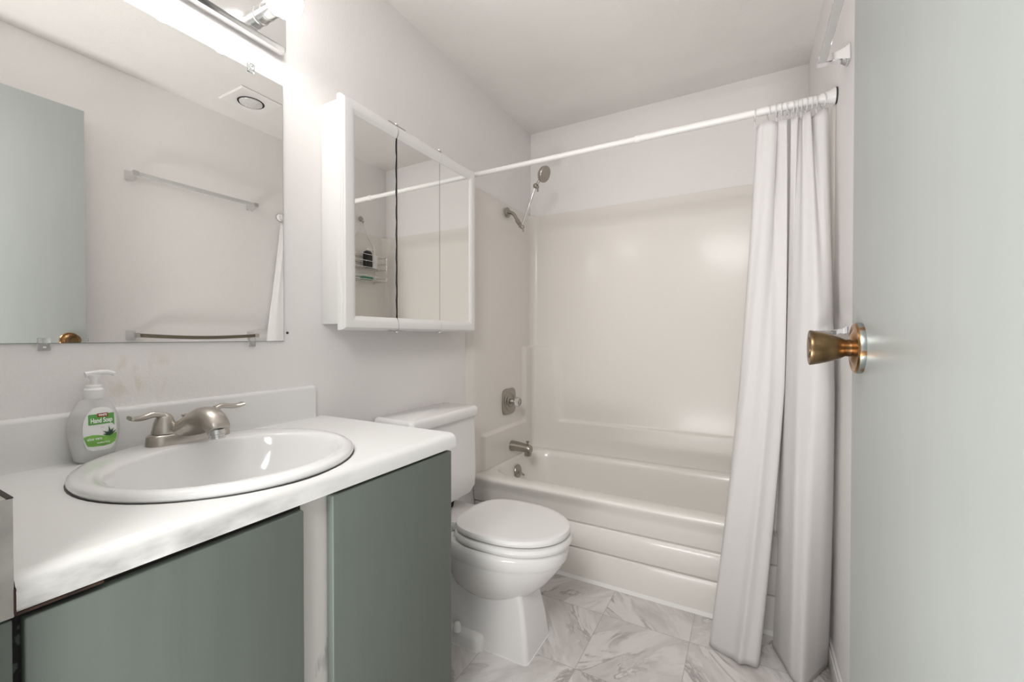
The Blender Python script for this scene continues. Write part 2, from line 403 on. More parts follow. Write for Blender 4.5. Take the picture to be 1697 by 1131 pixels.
for z in zs:
    row = []
    for p, nrm in SP:
        edge_y = min(1, max(0, (p.y - 1.776) / .012))
        d = .007 + .013 * sstep(1.85, 1.76, z) * sstep(1.79, 1.83, p.y)
        # lower ledge and corner soap column
        lim = .59 + (.02 * 0)
        ledge = sstep(lim + .008, lim - .008, z) * sstep(1.885, 1.905, p.y)
        cx = min(p.x, W - p.x); cy = YB - p.y
        col = sstep(1.056, 1.044, z) * sstep(.158, .142, cy) * sstep(.205 + (.6 - min(z, .6)) * 0 + (1.06 - min(max(z, .59), 1.06)) * .06, .190 + (1.06 - min(max(z, .59), 1.06)) * .06, cx)
        d += .020 * max(ledge, col)
        d *= edge_y
        d *= 1 if z < 1.896 else 0
        row.append(bm.verts.new((p + nrm * max(d, .0006)) + Vector((0, 0, z))))
    rows.append(row)
for a, c in zip(rows, rows[1:]):
    for i in range(len(a) - 1): bm.faces.new((a[i], a[i + 1], c[i + 1], c[i]))
sur = obj('tub_surround', bm, 'surround', None, 60)
tag(sur, 'cream fiberglass wall surround above the bathtub', 'tub surround')

# ------------------------------------------------------------------ bathtub
bm = new()
def tl(yf, z, x0=.003, x1=W - .003, yb=YB - .012, r=.006): return rrect((x0 + x1) / 2, (yf + yb) / 2, (x1 - x0) / 2, (yb - yf) / 2, r, z, 8)
def ti(x0, x1, y0, y1, r, z): return rrect((x0 + x1) / 2, (y0 + y1) / 2, (x1 - x0) / 2, (y1 - y0) / 2, r, z, 8)
loops = [tl(1.860, 0), tl(1.860, .133), tl(1.862, .137), tl(1.869, .139), tl(1.869, .141), tl(1.855, .149), tl(1.853, .153), tl(1.853, .253), tl(1.855, .257), tl(1.862, .259), tl(1.862, .261),
         tl(1.848, .269), tl(1.846, .273), tl(1.842, .33), tl(1.835, .35), tl(1.823, .372), tl(1.8165, .386), tl(1.8165, .392), tl(1.821, .3985), tl(1.832, .4025), tl(1.85, .404),
         ti(.045, 1.445, 1.893, 2.452, .15, .4035), ti(.05, 1.44, 1.902, 2.445, .15, .4005), ti(.055, 1.434, 1.909, 2.438, .15, .392), ti(.062, 1.42, 1.916, 2.431, .15, .36),
         ti(.085, 1.36, 1.935, 2.412, .15, .22), ti(.12, 1.27, 1.96, 2.39, .14, .11), ti(.16, 1.2, 2.0, 2.35, .12, .075), ti(.22, 1.12, 2.05, 2.30, .09, .066)]
loft(bm, loops, True, True)
tub = thing('bathtub', 'cream white alcove bathtub with ribbed front apron', 'bathtub', (W / 2, 2.18, 0))
obj('tub_basin', bm, 'tub', tub, 50)
bm = new()
loft(bm, [[Vector((x, 1.8605, .012)), Vector((x, 1.8605, 0)), Vector((x, 1.848, 0))] for x in (.003, W - .02)], True, True)
obj('caulk_line', bm, 'caulk', tub)
bm = new(); lathe(bm, [(.0, 0), (.032, 0), (.032, .003), (.024, .004), (.02, .001), (.0, .001)], (.25, 2.18, .066), (0, 0, 1), 24)
obj('tub_drain', bm, 'nickel_dk', tub)
# overflow plate with trip lever
ox = .0715
ov = thing('overflow_plate', 'round nickel overflow plate with trip lever inside the tub', 'overflow plate', (ox, 2.205, .325))
bm = new(); lathe(bm, [(0, .0), (.036, .0), (.039, .003), (.037, .007), (.012, .010), (0, .010)], (ox, 2.205, .325), (1, 0, .12), 32)
obj('plate', bm, 'nickel_dk', ov)
bm = new(); tube(bm, spline([(ox + .006, 2.205, .320), (ox + .022, 2.204, .317), (ox + .045, 2.200, .309)], 6), [.006] * 6 + [.005] * 6 + [.0055], 10)
obj('lever', bm, 'nickel_dk', ov)

# tub spout
sp = thing('tub_spout', 'brushed nickel tub filler spout with diverter knob', 'spout', (.02, 2.19, .475))
bm = new()
def spl(x, rz, rr, zc): return [Vector((x, 2.19 + rr * math.cos(t), zc + rz * math.sin(t))) for t in [2 * PI * i / 28 for i in range(28)]]
loft(bm, [spl(.0265, .030, .030, .475), spl(.031, .0315, .0315, .475), spl(.05, .0305, .0305, .475), spl(.10, .027, .028, .474), spl(.14, .0245, .027, .471), spl(.158, .024, .0265, .468), spl(.166, .022, .024, .466), spl(.169, .017, .019, .466)])
lathe(bm, [(.0, -.004), (.021, -.004), (.021, .026), (.019, .029), (.0, .029)], (.146, 2.19, .458), (0, 0, -1), 24)
obj('spout_body', bm, 'nickel_dk', sp)
bm = new(); lathe(bm, [(.005, 0), (.005, .012), (.009, .014), (.009, .020), (.0, .021)], (.145, 2.19, .492), (0, 0, 1), 16)
obj('diverter_knob', bm, 'nickel_dk', sp)

# shower valve
VY, VZ = 2.185, .735
va = thing('shower_valve', 'square nickel shower valve plate with clear round knob', 'shower valve', (.02, VY, VZ))
bm = new()
def sq(x, h, n=48):
    o = []
    for i in range(n):
        t = 2 * PI * i / n; c, s = math.cos(t), math.sin(t); k = (abs(c) ** 5 + abs(s) ** 5) ** (-1 / 5)
        o.append(Vector((x, VY + h * k * c, VZ + h * k * s)))
    return o
loft(bm, [sq(.0195, .074), sq(.026, .076), sq(.030, .073), sq(.031, .068)])
lathe(bm, [(.058, 0), (.055, .004), (.046, .005), (.043, .002), (.034, .003), (.030, .008), (.0, .010)], (.0305, VY, VZ), (1, 0, 0), 40)
obj('escutcheon', bm, 'nickel_dk', va)
bm = new(); lathe(bm, [(.0, 0), (.016, 0), (.015, .014), (.012, .018), (.012, .026), (0, .026)], (.039, VY, VZ), (1, 0, 0), 24)
obj('stem', bm, 'nickel_dk', va)
bm = new(); lathe(bm, [(.0, 0), (.016, .0), (.024, .006), (.029, .016), (.028, .026), (.022, .032), (.012, .029), (.0, .029)], (.064, VY, VZ), (1, 0, 0), 12)
obj('knob', bm, 'clear', va, 20)
bm = new(); lathe(bm, [(.0, 0), (.0095, 0), (.0095, .004), (.0, .005)], (.0925, VY, VZ), (1, 0, 0), 20)
obj('knob_cap', bm, 'nickel', va)

# shower arm and head
SY = 2.175
sh = thing('wall_shower', 'brushed nickel shower arm carrying a tilted round shower head', 'shower head', (.02, SY, 1.835))
bm = new(); lathe(bm, [(.0, 0), (.029, 0), (.030, .004), (.025, .010), (.014, .014), (0, .014)], (.0195, SY, 1.840), (1, 0, 0), 32)
obj('flange', bm, 'nickel_dk', sh)
bm = new(); tube(bm, spline([(.022, SY, 1.840), (.044, SY, 1.837), (.064, SY, 1.822), (.078, SY, 1.799), (.087, SY, 1.781)], 6), .0100, 14)
obj('shower_arm', bm, 'nickel_dk', sh)
bm = new()
lathe(bm, [(.0, 0), (.0125, 0), (.0135, .003), (.0135, .013), (.011, .016), (.0095, .019), (.0125, .022), (.0125, .028), (.009, .031), (.010, .040), (.0, .042)], Vector((.084, SY, 1.787)), (.56, 0, -.83), 20)
obj('coupling', bm, 'nickel_dk', sh)
EL = Vector((.116, SY - .002, 1.745))
bm = new(); lathe(bm, [(0, -.020), (.009, -.019), (.012, -.011), (.012, .009), (.009, .014), (0, .015)], EL, (.75, -.1, -.55), 18)
tube(bm, [EL + Vector((.008, 0, -.006)), EL + Vector((.011, -.004, -.018)), EL + Vector((.012, -.005, -.030))], [.006, .0045, .005], 10)
obj('elbow', bm, 'nickel_dk', sh)
BJ = Vector((.2075, SY - .008, 1.961))
bm = new(); tube(bm, [EL + (BJ - EL) * .02, EL + (BJ - EL) * .5, BJ], .0062, 12)
obj('extension_rod', bm, 'chrome', sh)
bm = new(); ball(bm, BJ, .0155, 20)
lathe(bm, [(0, 0), (.010, 0), (.009, .012), (.006, .016), (0, .017)], BJ + Vector((.008, -.004, -.006)), (.6, -.35, -.7), 16)
tube(bm, [BJ + Vector((.012, -.008, -.012)), BJ + Vector((.016, -.010, -.024)), BJ + Vector((.017, -.010, -.036))], [.006, .0045, .0055], 10)
obj('ball_joint', bm, 'nickel_dk', sh)
HD = Vector((.262, SY - .022, 2.013))
nrm = Vector((.90, -.12, -.42)).normalized()
bm = new()
tube(bm, [BJ, BJ + (HD - BJ) * .55, HD - nrm * .012], [.0065, .0075, .011], 14)
lathe(bm, [(.0, -.026), (.014, -.025), (.030, -.018), (.041, -.008), (.045, .004), (.045, .010), (.043, .013), (.041, .0115)], HD, nrm, 40, True, False)
obj('head_body', bm, 'nickel', sh)
bm = new(); lathe(bm, [(.0, .006), (.0418, .006), (.0418, .0118), (.036, .0128), (.0, .0128)], HD, nrm, 40)
for ring, cnt in ((.012, 6), (.022, 12), (.032, 18)):
    dd, u, v = frame(nrm)
    for i in range(cnt):
        t = 2 * PI * i / cnt; lathe(bm, [(.0018, 0), (.0012, .0018), (0, .002)], HD + nrm * .0127 + (u * math.cos(t) + v * math.sin(t)) * ring, nrm, 6)
obj('spray_face', bm, 'nickel_dk', sh)

# ------------------------------------------------------------------ toilet
TC = 1.372
to = thing('toilet', 'white two-piece toilet between the vanity and the bathtub', 'toilet', (.32, TC, 0))
def egg(x0, x1, hw, z, n=56, pb=2.6, pf=2.0, xc=None):
    xc = x0 + (x1 - x0) * .42 if xc is None else xc
    o = []
    for i in range(n):
        t = 2 * PI * i / n; c, s = math.cos(t), math.sin(t); p = pf if c > 0 else pb
        a = (x1 - xc) if c > 0 else (xc - x0)
        o.append(Vector((xc + a * math.copysign(abs(c) ** (2 / p), c), TC + hw * math.copysign(abs(s) ** (2 / p), s), z)))
    return o
bm = new()
# bowl
loft(bm, [egg(.33, .50, .055, .150), egg(.30, .545, .085, .172), egg(.27, .592, .115, .205), egg(.255, .642, .143, .252), egg(.252, .678, .160, .300), egg(.25, .694, .1655, .324), egg(.25, .698, .1675, .332),
          egg(.25, .704, .1725, .340), egg(.25, .707, .1745, .365), egg(.25, .706, .174, .380), egg(.252, .700, .169, .388)])
# pedestal
def ped(x0, x1, hb, hf, z, r=.018):
    o = []
    for sx, sy, a in ((1, 1, 0), (-1, 1, PI / 2), (-1, -1, PI), (1, -1, 3 * PI / 2)):
        for i in range(7):
            t = a + (PI / 2) * i / 6; h = hf if sx > 0 else hb
            o.append(Vector(((x1 if sx > 0 else x0) - sx * r + r * math.cos(t), TC + sy * (h - r) + r * math.sin(t), z)))
    return o
loft(bm, [ped(.12, .605, .105, .098, 0), ped(.12, .604, .105, .097, .012), ped(.12, .592, .098, .088, .10), ped(.12, .575, .094, .078, .18), ped(.12, .555, .10, .075, .26), ped(.12, .54, .11, .075, .30)])
# rear flange
loft(bm, [ped(.10, .432, .128, .128, 0, .03), ped(.10, .432, .128, .128, .036, .03), ped(.102, .428, .125, .125, .046, .03), ped(.108, .42, .117, .117, .051, .03)])
# deck under the tank
loft(bm, [rrect(.16, TC, .12, .085, .03, .26, 6), rrect(.17, TC, .14, .12, .04, .34, 6), rrect(.175, TC, .15, .150, .05, .366, 6), rrect(.175, TC, .15, .152, .05, .388, 6), rrect(.175, TC, .145, .147, .046, .394, 6)])
bowl = obj('bowl', bm, 'porcelain', to, 50)
bm = new()
loft(bm, [rrect(.110, TC, .082, .198, .035, .436, 6), rrect(.1095, TC, .0895, .216, .03, .462, 6), rrect(.1085, TC, .0905, .219, .025, .52, 6), rrect(.107, TC, .087, .214, .022, .767, 6)])
obj('tank', bm, 'porcelain', to, 50)
bm = new()
loft(bm, [rrect(.109, TC, .097, .218, .02, .7675, 6), rrect(.109, TC, .099, .220, .02, .771, 6), rrect(.109, TC, .099, .220, .02, .795, 6), rrect(.109, TC, .096, .217, .02, .806, 6), rrect(.109, TC, .088, .210, .02, .8105, 6)])
obj('tank_lid', bm, 'porcelain', to, 60)
bm = new(); loft(bm, [rrect(.11, TC, .05, .10, .02, .388, 6), rrect(.11, TC, .055, .11, .02, .44, 6)]); obj('tank_gasket', bm, 'dark', to)
def slab(z0, z1, x0, x1, hw, rr=.007):
    t = new(); h = z1 - z0
    L_ = []
    for k, (f, zz) in enumerate(((rr, z0), (rr * .3, z0 + rr * .3), (0, z0 + h * .45), (0, z1 - h * .45), (rr * .35, z1 - rr * .35), (rr * 1.3, z1 - .0006), (rr * 3, z1))):
        L_.append(egg(x0 + f, x1 - f, hw - f, zz, 64, 3.0, 2.05, x0 + (x1 - x0) * .46))
    loft(t, L_); return t
obj('seat_ring', slab(.3910, .4165, .296, .719, .1755, .010), 'seat', to, 40)
obj('seat_lid', slab(.4215, .4455, .30, .7125, .1700, .008), 'seat', to, 40)
for s in (-1, 1):
    bm = new(); box(bm, .266, .300, TC + s * .088 - .022, TC + s * .088 + .022, .391, .420, .005)
    box(bm, .292, .315, TC + s * .088 - .014, TC + s * .088 + .014, .400, .428, .004)
    obj('hinge', bm, 'seat', to)
bm = new(); tube(bm, [(.288, TC - .088, .412), (.288, TC + .088, .412)], .006, 10); obj('hinge_rod', bm, 'seat', to)
for s in (-1, 1):
    bm = new(); lathe(bm, [(0, 0), (.0155, 0), (.0155, .004), (.0145, .014), (.012, .024), (.007, .030), (0, .032)], (.333, TC + s * .121, .049), (0, 0, 1), 20)
    obj('bolt_cap', bm, 'white_plastic', to)
bm = new(); loft(bm, [ped(.098, .6075, .1075, .1005, 0), ped(.098, .6075, .1065, .0995, .003)]); loft(bm, [ped(.098, .4345, .1305, .1305, 0, .03), ped(.098, .434, .1295, .1295, .003, .03)])
obj('caulk_line', bm, 'caulk', to)
bm = new(); lathe(bm, [(0, 0), (.011, 0), (.011, .008), (.006, .011), (0, .011)], (.193, TC - .15, .715), (1, 0, 0), 16)
tube(bm, [(.201, TC - .15, .715), (.208, TC - .13, .712), (.209, TC - .09, .708)], .005, 8)
obj('flush_lever', bm, 'chrome', to)

# ------------------------------------------------------------------ vanity
VF = .535
vn = thing('vanity_cabinet', 'sage green painted vanity cabinet under the white countertop', 'vanity', (.28, .53, 0))
bm = new()
box(bm, .0, VF - .02, .142, .156, .0, .812); box(bm, .0, VF - .02, .905, .922, .0, .812); box(bm, .0, .012, .156, .905, .0, .812)
box(bm, .012, VF - .02, .156, .905, .09, .104); box(bm, .47, .485, .156, .905, 0, .09)
obj('carcass', bm, 'darkgap', vn)
bm = new(); box(bm, .0, VF, .905, .9235, .0, .812, .001); obj('side_panel', bm, 'vanity', vn)
bm = new(); box(bm, VF - .02, VF, .494, .5575, .09, .812, .001); obj('stile', bm, 'vanity_white', vn, label='worn white painted stile between the green doors')
bm = new(); box(bm, VF - .02, VF, .127, .158, .09, .8105); obj('filler_strip', bm, 'filler', vn, label='dark strip with peeling green paint')
bm = new(); box(bm, VF - .02, VF - .001, .158, .494, .785, .812); obj('top_rail', bm, 'darkgap', vn)
for y0, y1, zt in ((.1492, .4868, .8035), (.5480, .9225, .8085)):
    bm = new(); box(bm, VF + .002, VF + .021, y0, y1, .10, zt, .0025, 3); obj('door', bm, 'vanity', vn)
bm = new(); box(bm, VF - .004, VF + .010, .9235, .9255, .735, .765); obj('hinge', bm, 'nickel_dk', vn)
bm = new(); box(bm, VF + .002, VF + .021, .1225, .1405, .10, .808, .002); obj('end_strip', bm, 'vanity', vn)

# countertop, with rolled front edge, back splash and side splash
ct = thing('countertop', 'white laminate countertop with backsplash on the vanity', 'countertop', (.28, .53, .814))
prof = [(.0, .814), (.552, .814), (.557, .8155), (.560, .820), (.5605, .834), (.558, .843), (.553, .849), (.545, .8525), (.536, .8535), (.0, .8535)]
CX0, CX1 = .1425, .937
def slab_with_hole():
    t = new()
    # outer profile swept along y, hole cut for the sink by boolean-free construction: top in two rings
    hc, ha, hb = (.285, .503), .235, .218
    n = 64
    # outline points on the top at matching angles
    def outer(ang):
        c, s = math.cos(ang), math.sin(ang)
        k = min(((.536 - hc[0]) if c > 0 else hc[0]) / max(abs(c), 1e-6), ((CX1 - hc[1]) if s > 0 else (hc[1] - CX0)) / max(abs(s), 1e-6))
        return hc[0] + k * c, hc[1] + k * s
    angs = sorted([2 * PI * i / n for i in range(n)] + [math.atan2(yy - hc[1], xx - hc[0]) % (2 * PI) for xx in (0, .536) for yy in (CX0, CX1)])
    for z, flip in ((.8535, False), (.814, True)):
        o = [t.verts.new((*outer(a), z)) for a in angs]; i_ = [t.verts.new((hc[0] + ha * math.cos(a), hc[1] + hb * math.sin(a), z)) for a in angs]
        for k in range(len(angs)):
            j = (k + 1) % len(angs); t.faces.new((o[k], o[j], i_[j], i_[k]) if not flip else (i_[k], i_[j], o[j], o[k]))
        if not flip: top_in = i_
        else:
            for k in range(len(angs)):
                j = (k + 1) % len(angs); t.faces.new((top_in[k], top_in[j], i_[j], i_[k]))
    # front roll and end faces
    pr = [(.536, .814)] + prof[1:9]
    a = [t.verts.new((x, CX0, z)) for x, z in pr]; c = [t.verts.new((x, CX1, z)) for x, z in pr]
    for k in range(len(pr) - 1): t.faces.new((a[k], a[k + 1], c[k + 1], c[k]))
    t.faces.new(a); t.faces.new(list(reversed(c)))
    for yy in (CX0, CX1): t.faces.new([t.verts.new(p) for p in ((0, yy, .814), (.536, yy, .814), (.536, yy, .8535), (0, yy, .8535))])
    t.faces.new([t.verts.new(p) for p in ((0, CX0, .814), (0, CX1, .814), (0, CX1, .8535), (0, CX0, .8535))])
    bmesh.ops.remove_doubles(t, verts=t.verts, dist=1e-5)
    return t
obj('counter_slab', slab_with_hole(), 'laminate', ct, 40)
bm = new()
bp_ = [(.0, .850), (.024, .850), (.0215, .858), (.0205, .866), (.0205, .946), (.019, .951), (.015, .9545), (.010, .955), (.0, .955)]
loft(bm, [[Vector((x, y, z)) for x, z in bp_] for y in (CX0, .9055)])
obj('backsplash', bm, 'laminate', ct, 40)
bm = new(); box(bm, .0, .559, .1212, .1412, .8115, .9415, .001); obj('side_splash', bm, 'splash_end', ct, label='grey mottled side splash end')
bm = new(); box(bm, .0, .5593, .1360, .1413, .9408, .9421); obj('splash_top_edge', bm, 'darkgap', ct)
bm = new(); box(bm, .545, .557, .1405, .215, .8112, .8142); box(bm, .54, .5592, .1408, .1427, .815, .842); obj('rust_line', bm, 'rust', ct)

# sink
sk = thing('bathroom_sink', 'round white drop-in basin set into the countertop', 'sink', (.285, .503, .8535))
oc, ic = (.285, .503), (.322, .502)
def se(t, oc_=oc): return oc_
bm = new()
L_ = [ell(*oc, .252, .236, .8538), ell(*oc, .2565, .2405, .855), ell(*oc, .2575, .2415, .860), ell(*oc, .256, .240, .865), ell(*oc, .250, .235, .8690), ell(*oc, .240, .227, .8705),
      ell(.299, .5025, .215, .222, .8708), ell(*ic, .1865, .2125, .8695), ell(*ic, .1825, .2085, .867), ell(*ic, .178, .204, .860), ell(*ic, .170, .196, .840), ell(*ic, .158, .182, .805), ell(*ic, .138, .158, .770), ell(*ic, .105, .12, .742), ell(*ic, .06, .065, .728), ell(*ic, .024, .024, .724)]
# underside
U_ = [ell(*ic, .024, .024, .716), ell(*ic, .064, .07, .719), ell(*ic, .112, .128, .734), ell(*ic, .146, .168, .764), ell(*ic, .166, .192, .803), ell(*ic, .178, .205, .845), ell(*oc, .232, .215, .8530), ell(*oc, .252, .236, .8538)]
loft(bm, L_, False, False); loft(bm, [l for l in reversed(U_)], False, False)
a = ell(*ic, .024, .024, .724); c = ell(*ic, .024, .024, .716)
loft(bm, [a, c], False, False); bmesh.ops.remove_doubles(bm, verts=bm.verts, dist=1e-5)
obj('basin', bm, 'sinkw', sk, 85)
bm = new(); lathe(bm, [(0, -.012), (.022, -.012), (.0225, -.001), (.029, .001), (.030, .003), (.020, .004), (.018, .001), (0, .002)], (*ic, .7235), (0, 0, 1), 28); obj('drain', bm, 'nickel', sk)
bm = new(); loft(bm, [ell(*oc, .259, .243, .8536), ell(*oc, .2585, .2425, .8545), ell(*oc, .254, .238, .8548)], False, False); obj('caulk_line', bm, 'screwdark', sk)

# faucet
FX, FY, FZ = .090, .517, .8695
fa = thing('faucet', 'brushed nickel two-handle centerset faucet on the sink', 'faucet', (FX, FY, FZ))
bm = new()
def obl(h, r, z, k=0): return rrect(FX, FY, r, h, r - .0005, z, 8)
loft(bm, [obl(.086, .0275, FZ), obl(.086, .0275, FZ + .003), obl(.084, .026, FZ + .020), obl(.081, .0235, FZ + .0245), obl(.075, .018, FZ + .026)])
obj('base', bm, 'nickel', fa, 50)
# spout: saddle rising from the base, arching forward
bm = new()
secs = []
P_ = spline([(FX - .006, FY, FZ + .008), (FX + .012, FY, FZ + .030), (FX + .040, FY, FZ + .052), (FX + .072, FY, FZ + .062), (FX + .100, FY, FZ + .058), (FX + .118, FY, FZ + .046), (FX + .126, FY, FZ + .036)], 5)
n_ = len(P_)
for i, p in enumerate(P_):
    t = i / (n_ - 1); d = (P_[min(i + 1, n_ - 1)] - P_[max(i - 1, 0)]).normalized(); up = Vector((0, 1, 0)); nn = up.cross(d).normalized()
    wy = .040 * (1 - sstep(0, .40, t)) + .0245; wz = .020 * (1 - .10 * t) + .004 * math.sin(PI * t)
    wy *= 1 - .08 * sstep(.8, 1, t)
    secs.append([p + up * wy * math.copysign(abs(math.cos(a)) ** .85, math.cos(a)) + nn * wz * math.copysign(abs(math.sin(a)) ** .85, math.sin(a)) for a in [2 * PI * k / 28 for k in range(28)]])
loft(bm, secs); obj('spout', bm, 'nickel', fa, 50)
bm = new(); lathe(bm, [(0, -.004), (.0175, -.004), (.0175, .006), (.0155, .0075), (.0155, .011), (.0165, .012), (.0165, .016), (0, .016)], (FX + .116, FY, FZ + .032), (.15, 0, -1), 24); obj('aerator', bm, 'chrome_dull', fa)
for s in (-1, 1):
    hy = FY + s * .051
    bm = new(); lathe(bm, [(0, 0), (.0235, 0), (.024, .003), (.0225, .009), (.020, .022), (.0165, .034), (.012, .041), (.006, .0445), (0, .045)], (FX, hy, FZ + .0265), (0, 0, 1), 28)
    ho = obj('handle', bm, 'nickel', fa, 50)
    bm = new(); pts = spline([(FX + .002, hy + s * .001, FZ + .0655), (FX + .002, hy + s * .020, FZ + .0715), (FX + .004, hy + s * .039, FZ + .0680), (FX + .006, hy + s * .054, FZ + .0675), (FX + .008, hy + s * .067, FZ + .0715)], 6)
    loops = []
    for i, p in enumerate(pts):
        t = i / (len(pts) - 1); w = .012 - .005 * math.sin(PI * min(1, t * 1.25)) + (.003 * sstep(.7, .95, t)); w *= 1 - .6 * sstep(.95, 1, t)
        h = .0075 - .0025 * t
        h *= 1 - .5 * sstep(.95, 1, t)
        loops.append([p + Vector((w * math.cos(a), 0, h * math.sin(a))) for a in [2 * PI * k / 14 for k in range(14)]])
    loft(bm, loops); obj('lever', bm, 'nickel', ho, 50)
bm = new(); tube(bm, [(FX - .020, FY, FZ + .02), (FX - .020, FY, FZ + .055)], .003, 10)
lathe(bm, [(0, 0), (.005, 0), (.009, .007), (.0095, .009), (0, .011)], (FX - .020, FY, FZ + .050), (0, 0, 1), 16)
obj('lift_rod', bm, 'nickel', fa)

# soap bottle
BX, BY, BZ = .0455, .3600, .8536
sb = thing('soap_bottle', 'translucent hand soap pump bottle with green label beside the faucet', 'soap bottle', (BX, BY, BZ))
def bottle_half(z):   # half width (y), half depth (x)
    pts = [(0, .036, .020), (.006, .0425, .0245), (.03, .049, .0275), (.06, .0555, .029), (.085, .0545, .028), (.105, .0475, .0265), (.118, .038, .0225), (.127, .024, .0175), (.131, .0145, .0145), (.142, .0140, .0140)]
    for (z0, w0, d0), (z1, w1, d1) in zip(pts, pts[1:]):
        if z <= z1:
            t = (z - z0) / (z1 - z0); w, d = w0 + (w1 - w0) * t, d0 + (d1 - d0) * t; break
    else: w, d = pts[-1][1:]
    k = .73 + .27 * sstep(.115, .131, z)
    return w * k, d * (.80 + .20 * sstep(.115, .131, z))
def bsec(z, k=1.0, n=48, off=0.0):
    w, d = bottle_half(z); p = 2.6 if z < .12 else 2.0; o = []
    for i in range(n):
        t = 2 * PI * i / n; c, s = math.cos(t), math.sin(t)
        o.append(Vector((BX + (d + off) * k * math.copysign(abs(c) ** (2 / p), c), BY + (w + off) * k * math.copysign(abs(s) ** (2 / p), s), BZ + z)))
    return o
bz = [0, .002, .006, .015, .03, .045, .06, .07, .08, .09, .10, .108, .114, .12, .125, .129, .131, .142]
bm = new(); loft(bm, [bsec(z) for z in bz]); obj('bottle', bm, 'bottle_clear', sb, 60)
bm = new(); loft(bm, [bsec(z, off=-.0014) for z in (.0015, .006, .015, .03, .045, .0555)]); obj('liquid_soap', bm, 'soap', sb, 60)
def front_x(y, z):    # x on the bottle front at lateral y (relative) and height z
    w, d = bottle_half(z); q = min(.999, abs(y) / w)
    return BX + d * (1 - q ** 2.6) ** (1 / 2.6)
def decal(poly_or_bm, name, material, parent, off):
    if isinstance(poly_or_bm, list):
        t = new(); f = t.faces.new([t.verts.new((u, v, 0)) for u, v in poly_or_bm])
        bmesh.ops.triangulate(t, faces=[f]); 
    else: t = poly_or_bm
    # cut into small cells so that it follows the curved front
    for axis in (0, 1):
        lo = min(v.co[axis] for v in t.verts); hi = max(v.co[axis] for v in t.verts); k = lo + .004
        while k < hi:
            pl = Vector((0, 0, 0)); pl[axis] = k; no = Vector((0, 0, 0)); no[axis] = 1
            bmesh.ops.bisect_plane(t, geom=list(t.verts) + list(t.edges) + list(t.faces), plane_co=pl, plane_no=no); k += .006
    for v in t.verts:
        y, z = v.co.x * .73 + .0035, v.co.y; v.co = Vector((front_x(y, z) + off, BY + y, BZ + z))
    return obj(name, t, material, parent, 60)
lab = decal([(-.030, .030), (-.036, .05), (-.037, .075), (-.034, .09), (-.026, .104), (-.012, .113), (.008, .114), (.024, .109), (.033, .098), (.037, .08), (.037, .055), (.033, .030), (.02, .024), (-.015, .024)], 'front_label', 'label_white', sb, .0006)
decal([(-.0245, .0785), (-.026, .080), (-.026, .0985), (-.0245, .1), (.030, .1), (.0315, .0985), (.0315, .077), (.0325, .0725), (.027, .0785)], 'green_banner', 'label_green', lab, .0010)
decal([(-.007, .0935), (-.007, .1015), (.0165, .1015), (.0165, .0935)], 'red_badge', 'label_red', lab, .0014)
t = text_mesh('Hand Soap', .0125, .0004)
bmesh.ops.scale(t, vec=(.88, 1.08, 1), verts=t.verts); bmesh.ops.translate(t, vec=(.0025, .0865, 0), verts=t.verts); decal(t, 'lettering', 'label_text', lab, .0016)
t = text_mesh('WHITE', .0058, .0003); bmesh.ops.translate(t, vec=(.0048, .0975, 0), verts=t.verts); decal(t, 'lettering', 'label_text', lab, .0018)
wave = [(-.036, .054), (-.030, .0565), (-.018, .058), (-.006, .0565), (.008, .0535), (.022, .0545), (.0375, .0575), (.0375, .048), (.034, .038), (.024, .034), (.006, .0325), (-.016, .0335), (-.027, .0355), (-.030, .040)]
decal(wave, 'lime_banner', 'label_lime', lab, .0010)
t = text_mesh('aloe vera', .0085, .0002); bmesh.ops.translate(t, vec=(-.013, .0495, 0), verts=t.verts); decal(t, 'lettering', 'label_text', lab, .0016)
t = text_mesh('moisturizing', .0058, .0001); bmesh.ops.translate(t, vec=(.006, .0405, 0), verts=t.verts); decal(t, 'lettering', 'label_text', lab, .0016)
t = text_mesh('liquid', .0036); bmesh.ops.translate(t, vec=(.004, .0725, 0), verts=t.verts); decal(t, 'lettering', 'label_grey', lab, .0014)
for k, (ang, ln) in enumerate(((100, .020), (150, .019), (172, .018), (60, .016), (28, .017), (78, .012), (130, .011))):
    a = math.radians(ang); c0 = Vector((.021, .0545)); d = Vector((math.cos(a), math.sin(a))); q = Vector((-d.y, d.x))
    decal([tuple(c0 - q * .0022), tuple(c0 + d * ln * .5 - q * .0018), tuple(c0 + d * ln), tuple(c0 + d * ln * .5 + q * .0018), tuple(c0 + q * .0022)], 'aloe_leaf', 'label_leaf', lab, .0018)
bm = new(); lathe(bm, [(0, .131), (.0155, .131), (.016, .133), (.016, .150), (.0145, .152), (.013, .1535), (.013, .1585), (.011, .160), (0, .160)], (BX, BY, BZ), (0, 0, 1), 28); obj('collar', bm, 'white_plastic', sb)
bm = new(); lathe(bm, [(0, .158), (.0065, .158), (.0055, .170), (.0095, .177), (.010, .181), (0, .182)], (BX, BY, BZ), (0, 0, 1), 20)
pts = spline([(BX, BY - .013, BZ + .182), (BX, BY - .003, BZ + .1835), (BX + .002, BY + .009, BZ + .1855), (BX + .004, BY + .022, BZ + .185), (BX + .005, BY + .032, BZ + .181)], 5)
tube(bm, pts, [.006 - .0015 * i / 20 for i in range(len(pts))], 12); obj('pump_head', bm, 'white_plastic', sb)
bm = new(); tube(bm, [(BX, BY, BZ + .14), (BX + .004, BY, BZ + .02)], .0025, 8); obj('dip_tube', bm, 'white_plastic', sb)

